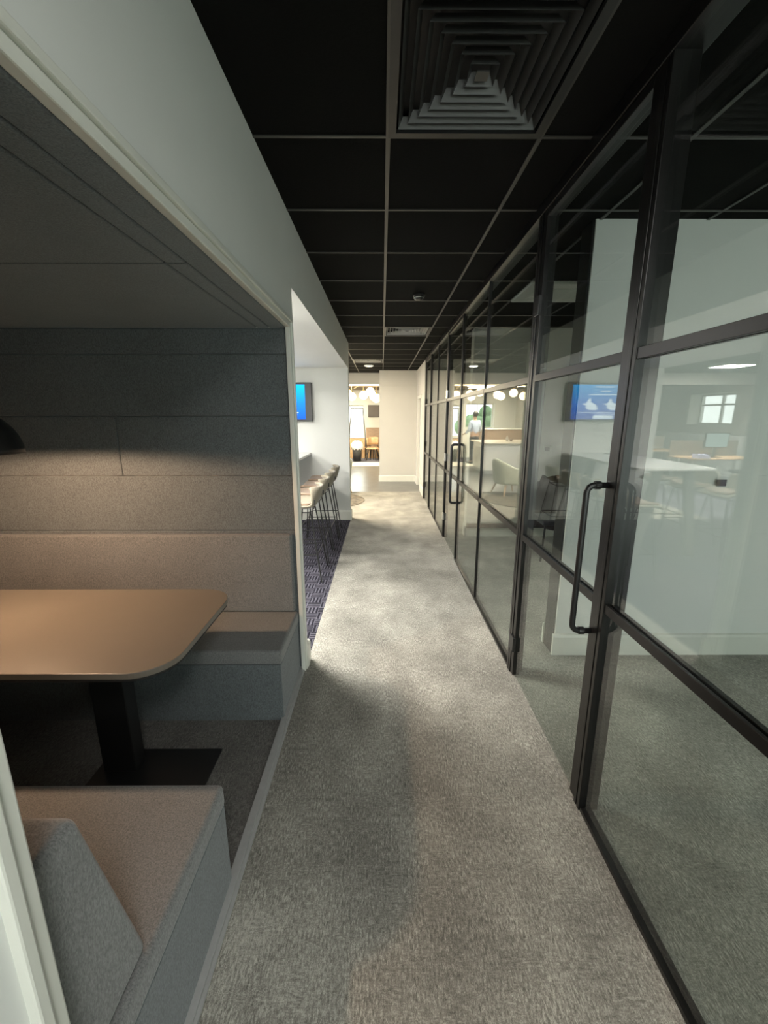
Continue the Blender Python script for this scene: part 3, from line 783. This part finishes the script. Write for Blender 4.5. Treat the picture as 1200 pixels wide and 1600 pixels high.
wb = thing('wall_bench', 'warm wood banquette with a tall panelled back against the far wall', 'bench', (-.36, 16.8, 0))
MB().box(-.63, 16.93, .30, XEND-.01, 16.985, 1.18).build('backrest', 'walnut', wb)
MB().box(-.63, 16.6, .0, XEND-.01, 16.929, .44).build('seat', 'oak', wb)
ps = MB().box(-.55, 16.95, 1.58, -.10, 16.995, 2.05).build('wall_screen', plain('dim_screen', (.09, .075, .068), .3), bevel=.004)
tag(ps, 'dark square screen on the far wall above the bench', 'screen')
def make_chair(label):
    r = thing('wooden_chair', label, 'chair', (0, 0, 0), 'wooden chairs in the far corner')
    MB().prism([(-.21, -.2), (.21, -.2), (.19, .2), (-.19, .2)], .43, .47).build('seat', 'oak', r, bevel=.01)
    rows = [[(x, .19+.03*(z-.5)*2-.05*(abs(x)/.2)**2, z) for x in [-.2+.04*k for k in range(11)]] for z in (.56, .66, .76, .84)]
    MB().sheet(rows).build('backrest', 'oak', r, smooth=True, solid=.018)
    for sx in (-1, 1):
        MB().tube([(sx*.15, .17, .44), (sx*.16, .21, .60)], .01, 8).build('back_post', 'black', r)
        for sy in (-1, 1):
            MB().tube([(sx*.12, sy*.11, .43), (sx*.2, sy*.2, 0)], [.018, .012], 8).build('leg', 'black', r)
    return r
c0 = make_chair('wooden seated chair with splayed black legs beside the far bench'); c0.location = (-.34, 15.75, 0); c0.rotation_euler = (0, 0, 1.2)
dup(c0, (-.40, 16.28, 0), -.5, 'wooden chair behind the waste bin, under the tall frame')
cu = MB().box(-1.4, 16.6, .0, -.68, 16.99, .78).build('low_cabinet', 'oak'); tag(cu, 'low oak cabinet below the bright far window', 'cabinet')

# windows with frames
def window(name, x0, x1, y, z0, z1, label, mullx=()):
    r = thing(name, label, 'window', ((x0+x1)/2, y, z0), kind='structure')
    m = MB(); w_ = .05
    m.box(x0, y, z0, x1, y+.06, z0+w_).box(x0, y, z1-w_, x1, y+.06, z1).box(x0, y, z0+w_, x0+w_, y+.06, z1-w_).box(x1-w_, y, z0+w_, x1, y+.06, z1-w_)
    for x in mullx: m.box(x-.02, y, z0+w_, x+.02, y+.06, z1-w_)
    m.build('window_frame', 'trim', r)
    MB().box(x0+w_, y+.026, z0+w_, x1-w_, y+.034, z1-w_).build('glass', 'winglass', r)
window('window_20', -1.42, -.72, 17.2, .80, 2.05, 'bright window behind the tall frame')
window('window_21', -2.75, -1.62, 17.2, 1.15, 2.12, 'kitchen window with greenery outside', (-2.1,))
def xwindow(name, y0, y1, z0, z1, label):
    x = -8.72
    r = thing(name, label, 'window', (x, (y0+y1)/2, z0), kind='structure')
    m = MB(); w_ = .06
    m.box(x, y0, z0, x+.06, y1, z0+w_).box(x, y0, z1-w_, x+.06, y1, z1).box(x, y0, z0+w_, x+.06, y0+w_, z1-w_).box(x, y1-w_, z0+w_, x+.06, y1, z1-w_)
    m.box(x, (y0+y1)/2-.04, z0+w_, x+.06, (y0+y1)/2+.04, z1-w_).box(x, y0+w_, z0+.62*(z1-z0), x+.06, y1-w_, z0+.62*(z1-z0)+.05)
    m.build('window_frame', 'trim', r)
    MB().box(x+.026, y0+w_, z0+w_, x+.034, y1-w_, z1-w_).build('glass', 'winglass', r)
xwindow('window_22', 12.2, 14.0, 1.36, 2.30, 'deep set office window furthest from the viewer')
xwindow('window_23', 7.6, 9.6, 1.36, 2.30, 'deep set office window in the middle of the outer wall')
xwindow('window_24', 3.2, 5.2, 1.0, 2.30, 'deep set office window level with the bar table')
for nm, a, b, lab in [('window_25', -.15, .75, 'daylight window at the corridor end behind the viewer'), ('window_26', 1.2, 4.6, 'wide daylight window of the nearest glass room, behind the viewer')]:  # openings added behind the camera to let daylight onto the near area
    rw = thing(nm, lab, 'window', ((a+b)/2, -2.68, .35), kind='structure')
    m = MB().box(a, -2.71, .35, b, -2.65, .41).box(a, -2.71, 2.14, b, -2.65, 2.2).box(a, -2.71, .41, a+.06, -2.65, 2.14).box(b-.06, -2.71, .41, b, -2.65, 2.14)
    m.build('window_frame', 'trim', rw)
    MB().box(a+.06, -2.684, .41, b-.06, -2.676, 2.14).build('glass', 'winglass', rw)
def portal(name, loc, rot, sx, sy):
    o = area(name, loc, sx, 1, rot=rot, sy=sy); o.data.cycles.is_portal = True
portal('window_25_portal', (.30, -2.8, 1.275), (PI/2, 0, 0), .9, 1.85)
portal('window_26_portal', (2.9, -2.8, 1.275), (PI/2, 0, 0), 3.4, 1.85)
portal('window_22_portal', (-8.85, 13.1, 1.83), (0, -PI/2, 0), .9, 1.8)
portal('window_23_portal', (-8.85, 8.6, 1.83), (0, -PI/2, 0), .9, 2.0)
portal('window_24_portal', (-8.85, 4.2, 1.65), (0, -PI/2, 0), 1.3, 2.0)
# greenery outside
def tree(x, y, h, label):
    r = thing('garden_tree', label, 'tree', (x, y, 0), 'trees outside the windows')
    MB().tube([(x, y, 0), (x, y, h*.6)], .08, 8).build('trunk', 'walnut', r)
    m = MB(); rnd = random.Random(int(x*10+y))
    for k in range(10):
        m.ball((x+rnd.uniform(-.6, .6), y+rnd.uniform(-.5, .5), h*.55+rnd.uniform(-.3, .6)), rnd.uniform(.3, .5), 10)
    m.build('crown', 'leaf', r)
tree(-3.0, 21.8, 2.2, 'leafy tree outside the kitchen window, left one'); tree(-5.3, 23.5, 2.9, 'leafy tree outside the kitchen window, further right')
tree(-13, 16.5, 2.8, 'leafy tree outside the furthest office window')
gd = st('floor_garden', MB().box(-20, -5, -.3, 6, 30, -.12), plain('lawn', (.12, .16, .07), .9, var=.3), 'ground outside the windows', 'ground')

# ------------------------------------------------------------------ office furniture (seen as reflections)
lc = thing('storage_cabinet', 'long low white storage cabinets along the outer office wall', 'cabinet', (-7.95, 10.5, 0))
MB().box(-8.28, 7.0, 0, -7.8, 15.0, 1.10).build('body', 'white_top', lc)
for k in range(10):
    MB().box(-7.799, 7.02+.8*k, .05, -7.78, 7.78+.8*k, 1.05).build('cabinet_door', 'white_plastic', lc)
def desk(x, y, label):
    r = thing('office_desk', label, 'desk', (0, 0, 0), 'white office desks')
    MB().box(-.8, -.4, .71, .8, .4, .735).build('desktop', 'oak', r)
    MB().box(-.78, .38, .735, .78, .40, 1.08).build('privacy_screen', plain('tan_screen_cloth', (.20, .165, .13), .9), r)
    for sx in (-1, 1):
        for sy in (-1, 1):
            MB().box(sx*.76-.02, sy*.36-.02, 0, sx*.76+.02, sy*.36+.02, .71).build('leg', 'white_plastic', r)
    return r
dk = desk(0, 0, 'oak topped office desk with a tan privacy screen, under the lit panel'); dk.location = (-5.7, 9.3, 0)
dup(dk, (-6.9, 7.0, 0), 0, 'oak topped office desk nearest the outer wall'); dup(dk, (-5.5, 11.6, 0), 0, 'oak topped office desk furthest into the office')
mo = thing('computer_monitor', 'computer monitor with a white screen on the office desk', 'monitor', (-5.65, 9.3, .736))
MB().box(-5.92, 9.28, .95, -5.40, 9.32, 1.27).build('housing', 'black', mo, bevel=.004)
MB().box(-5.90, 9.276, .965, -5.42, 9.2795, 1.255).build('screen', emit('pale_monitor_glow', (.80, 1, .92), .4), mo)
MB().box(-5.70, 9.30, .745, -5.62, 9.33, 1.0).build('stand', 'black', mo)
MB().box(-5.78, 9.22, .736, -5.54, 9.38, .745).build('base', 'black', mo)
bx = MB().box(-5.35, 9.0, .736, -5.1, 9.2, .82).build('tissue_box', plain('lilac_card', (.45, .46, .7), .6), bevel=.003); tag(bx, 'small lilac box on the office desk beside the monitor', 'box')
oc = thing('office_chair', 'dark swivel office chair at the desk with the monitor', 'chair', (-5.9, 8.65, 0))
MB().box(-6.13, 8.45, .46, -5.67, 8.87, .53).build('seat', 'dark_fab', oc, bevel=.03, seg=4)
MB().box(-6.11, 8.40, .62, -5.69, 8.45, 1.08).build('backrest', 'dark_fab', oc, bevel=.02, seg=4)
MB().tube([(-5.9, 8.65, .08), (-5.9, 8.65, .46)], .025, 10).build('column', 'chrome', oc)
MB().box(-5.92, 8.41, .48, -5.88, 8.46, .66).build('back_post', 'black', oc)
for k in range(5):
    a = 2*PI*k/5
    MB().tube([(-5.9, 8.65, .1), (-5.9+.29*math.cos(a), 8.65+.29*math.sin(a), .06)], .018, 8).build('leg', 'black', oc)
    MB().ball((-5.9+.29*math.cos(a), 8.65+.29*math.sin(a), .03), .03, 10).build('castor', 'black', oc)

# ------------------------------------------------------------------ inside the glass rooms
ac = thing('ceiling_cassette', 'white square air conditioning cassette in the black ceiling of the second glass room', 'air conditioner', (1.6, 4.02, ZC))
MB().box(1.22, 3.74, ZC-.022, 1.98, 4.30, ZC+.002).build('cover', 'white_top', ac, bevel=.006)
MB().box(1.38, 3.86, ZC-.027, 1.82, 4.18, ZC-.0225).build('grille', 'white_plastic', ac, bevel=.003)
mc = thing('meeting_chair', 'dark meeting chair standing by the deeper partition', 'chair', (2.02, 4.75, 0))
MB().box(1.80, 4.52, .43, 2.26, 4.98, .49).build('seat', 'dark_fab', mc, bevel=.02, seg=4)
rows = [[(x, 4.97+.03*math.cos((x-2.03)*6), z) for x in [1.82+.042*k for k in range(11)]] for z in (.50, .62, .74, .86)]
MB().sheet(rows).build('backrest', 'dark_fab', mc, smooth=True, solid=.03)
for x in (1.84, 2.22):
    for y in (4.56, 4.94):
        MB().tube([(x, y, .44), (x+(.02 if x > 2 else -.02), y, 0)], .012, 8).build('leg', 'black', mc)
jk = MB(); rows = []
for i in range(9):
    z = .92-.62*i/8; t = i/8
    rows.append([(2.03+(.10+.12*min(1, t*2.2))*math.cos(a)*(1+.08*math.sin(5*a+i)), 4.975+(.05+.05*t)*math.sin(a)*(1+.15*math.sin(4*a)), z+.02*math.sin(3*a+i*.3)) for a in [2*PI*k/24 for k in range(25)]])
jk.sheet(rows)
jo = jk.build('brown_jacket', 'brown_fab', smooth=True, solid=.012); tag(jo, 'dark brown jacket draped over the meeting chair', 'jacket')

# ------------------------------------------------------------------ person by the kitchen counter
def skin_obj(name, pts, edges, rad, mat, parent=None, loc=(0,0,0), sub=2, root=0):
    me = D.meshes.new(name); me.from_pydata(pts, edges, []); o = D.objects.new(name, me); COL.objects.link(o)
    me.materials.append(M[mat])
    md = o.modifiers.new('body', 'SKIN'); md.use_smooth_shade = True
    if not me.skin_vertices: me.skin_vertices.new(name='skin')
    for i, sv in enumerate(me.skin_vertices[0].data):
        r = rad[i]; sv.radius = r if isinstance(r, tuple) else (r, r); sv.use_root = (i == root)
    s = o.modifiers.new('smooth', 'SUBSURF'); s.levels = sub; s.render_levels = sub
    if parent is not None: o.parent = parent
    else: o.location = loc
    return o
P = [(0,0,.95), (0,0,1.12), (0,.01,1.32), (0,.01,1.46), (0,0,1.54), (0,-.01,1.63), (0,-.015,1.72)]
Rr = [(.15,.11), (.14,.10), (.17,.115), (.07,.07), (.052,.055), (.078,.092), (.062,.075)]
Ed = [(i, i+1) for i in range(6)]
def add(p, r, frm): P.append(p); Rr.append(r); Ed.append((frm, len(P)-1)); return len(P)-1
for s in (-1, 1):
    a = add((s*.17, .01, 1.42), .058, 2); a = add((s*.24, .0, 1.16), .045, a); wr = add((s*.22, -.20, 1.04), .030, a)
    pm = add((s*.21, -.27, 1.02), (.035, .018), wr)
    for k in range(4):
        f = add((s*(.185+.018*k), -.32, 1.01), .009, pm); f = add((s*(.187+.018*k), -.355, .995), .008, f)
    th_ = add((s*.175, -.25, 1.02), .010, wr); add((s*.165, -.29, 1.01), .009, th_)
    a = add((s*.095, 0, .86), .085, 0); a = add((s*.10, -.01, .50), .058, a); a = add((s*.10, .01, .10), .040, a); add((s*.105, -.12, .035), (.04, .03), a)
pr = skin_obj('person', P, Ed, Rr, 'skin', loc=(-1.50, 14.72, 0)); pr.rotation_euler = (0, 0, PI-.5)
tag(pr, 'standing person in a pale blue shirt and dark trousers beside the wood fronted counter', 'person')
Ps = [(0,0,1.0), (0,0,1.14), (0,.01,1.33), (0,.01,1.47)]; Rs = [(.165,.125), (.155,.115), (.185,.13), (.085,.08)]; Es = [(0,1),(1,2),(2,3)]
for s in (-1, 1):
    b0 = len(Ps); Ps += [(s*.18, .01, 1.43), (s*.245, 0, 1.16), (s*.222, -.195, 1.043)]; Rs += [.07, .058, .04]; Es += [(2, b0), (b0, b0+1), (b0+1, b0+2)]
skin_obj('shirt', Ps, Es, Rs, 'shirt', pr)
Pt = [(0,0,.99), (0,0,.93)]; Rt = [(.165,.125), (.16,.12)]; Et = [(0,1)]
for s in (-1, 1):
    b0 = len(Pt); Pt += [(s*.095,0,.84), (s*.10,-.01,.50), (s*.10,.01,.09)]; Rt += [.098,.072,.056]; Et += [(1, b0), (b0, b0+1), (b0+1, b0+2)]
skin_obj('trousers', Pt, Et, Rt, 'trousers', pr)
m = MB().ball((0, .022, 1.70), .098, 18, 1.05); o = m.build('hair', 'hair', smooth=True, loc=(0, 0, 0)); o.parent = pr
o.data.transform(Matrix.Translation((0, 0, 0)))
for s in (-1, 1):
    m = MB().box(s*.105-.045, -.20, 0, s*.105+.045, .06, .07); o = m.build('shoe', 'black', bevel=.02, seg=3, loc=(0, 0, 0)); o.parent = pr

# ------------------------------------------------------------------ world, camera, view
W = D.worlds.new('sky'); bpy.context.scene.world = W; W.use_nodes = True
nt = W.node_tree; nt.nodes.clear()
wo = nt.nodes.new('ShaderNodeOutputWorld'); bg = nt.nodes.new('ShaderNodeBackground')
tc = nt.nodes.new('ShaderNodeTexCoord'); sp = nt.nodes.new('ShaderNodeSeparateXYZ')
nt.links.new(tc.outputs['Generated'], sp.inputs[0])
r = ramp(nt, sp.outputs[2], [(0, (.92, .98, .92)), (1, (.80, .90, .95))])
nt.links.new(r.outputs[0], bg.inputs[0]); bg.inputs[1].default_value = 1.85
nt.links.new(bg.outputs[0], wo.inputs[0])

sc_ = bpy.context.scene
cam = D.cameras.new('camera'); co = D.objects.new('camera', cam); COL.objects.link(co)
cam.sensor_fit = 'VERTICAL'; cam.sensor_height = 36; cam.lens = 654/1600*36
cam.clip_start = .02; cam.clip_end = 200
co.location = (0, 0, 1.63)
pitch = math.atan(150/654)
co.rotation_euler = (PI/2-pitch, 0, -3/654)
sc_.camera = co
sc_.view_settings.view_transform = 'Standard'; sc_.view_settings.look = 'None'
sc_.view_settings.gamma = 1; sc_.view_settings.use_curve_mapping = False
sc_.view_settings.exposure = 2.0
sc_.cycles.max_bounces = 10; sc_.cycles.transparent_max_bounces = 24
sc_.cycles.glossy_bounces = 6; sc_.cycles.diffuse_bounces = 6
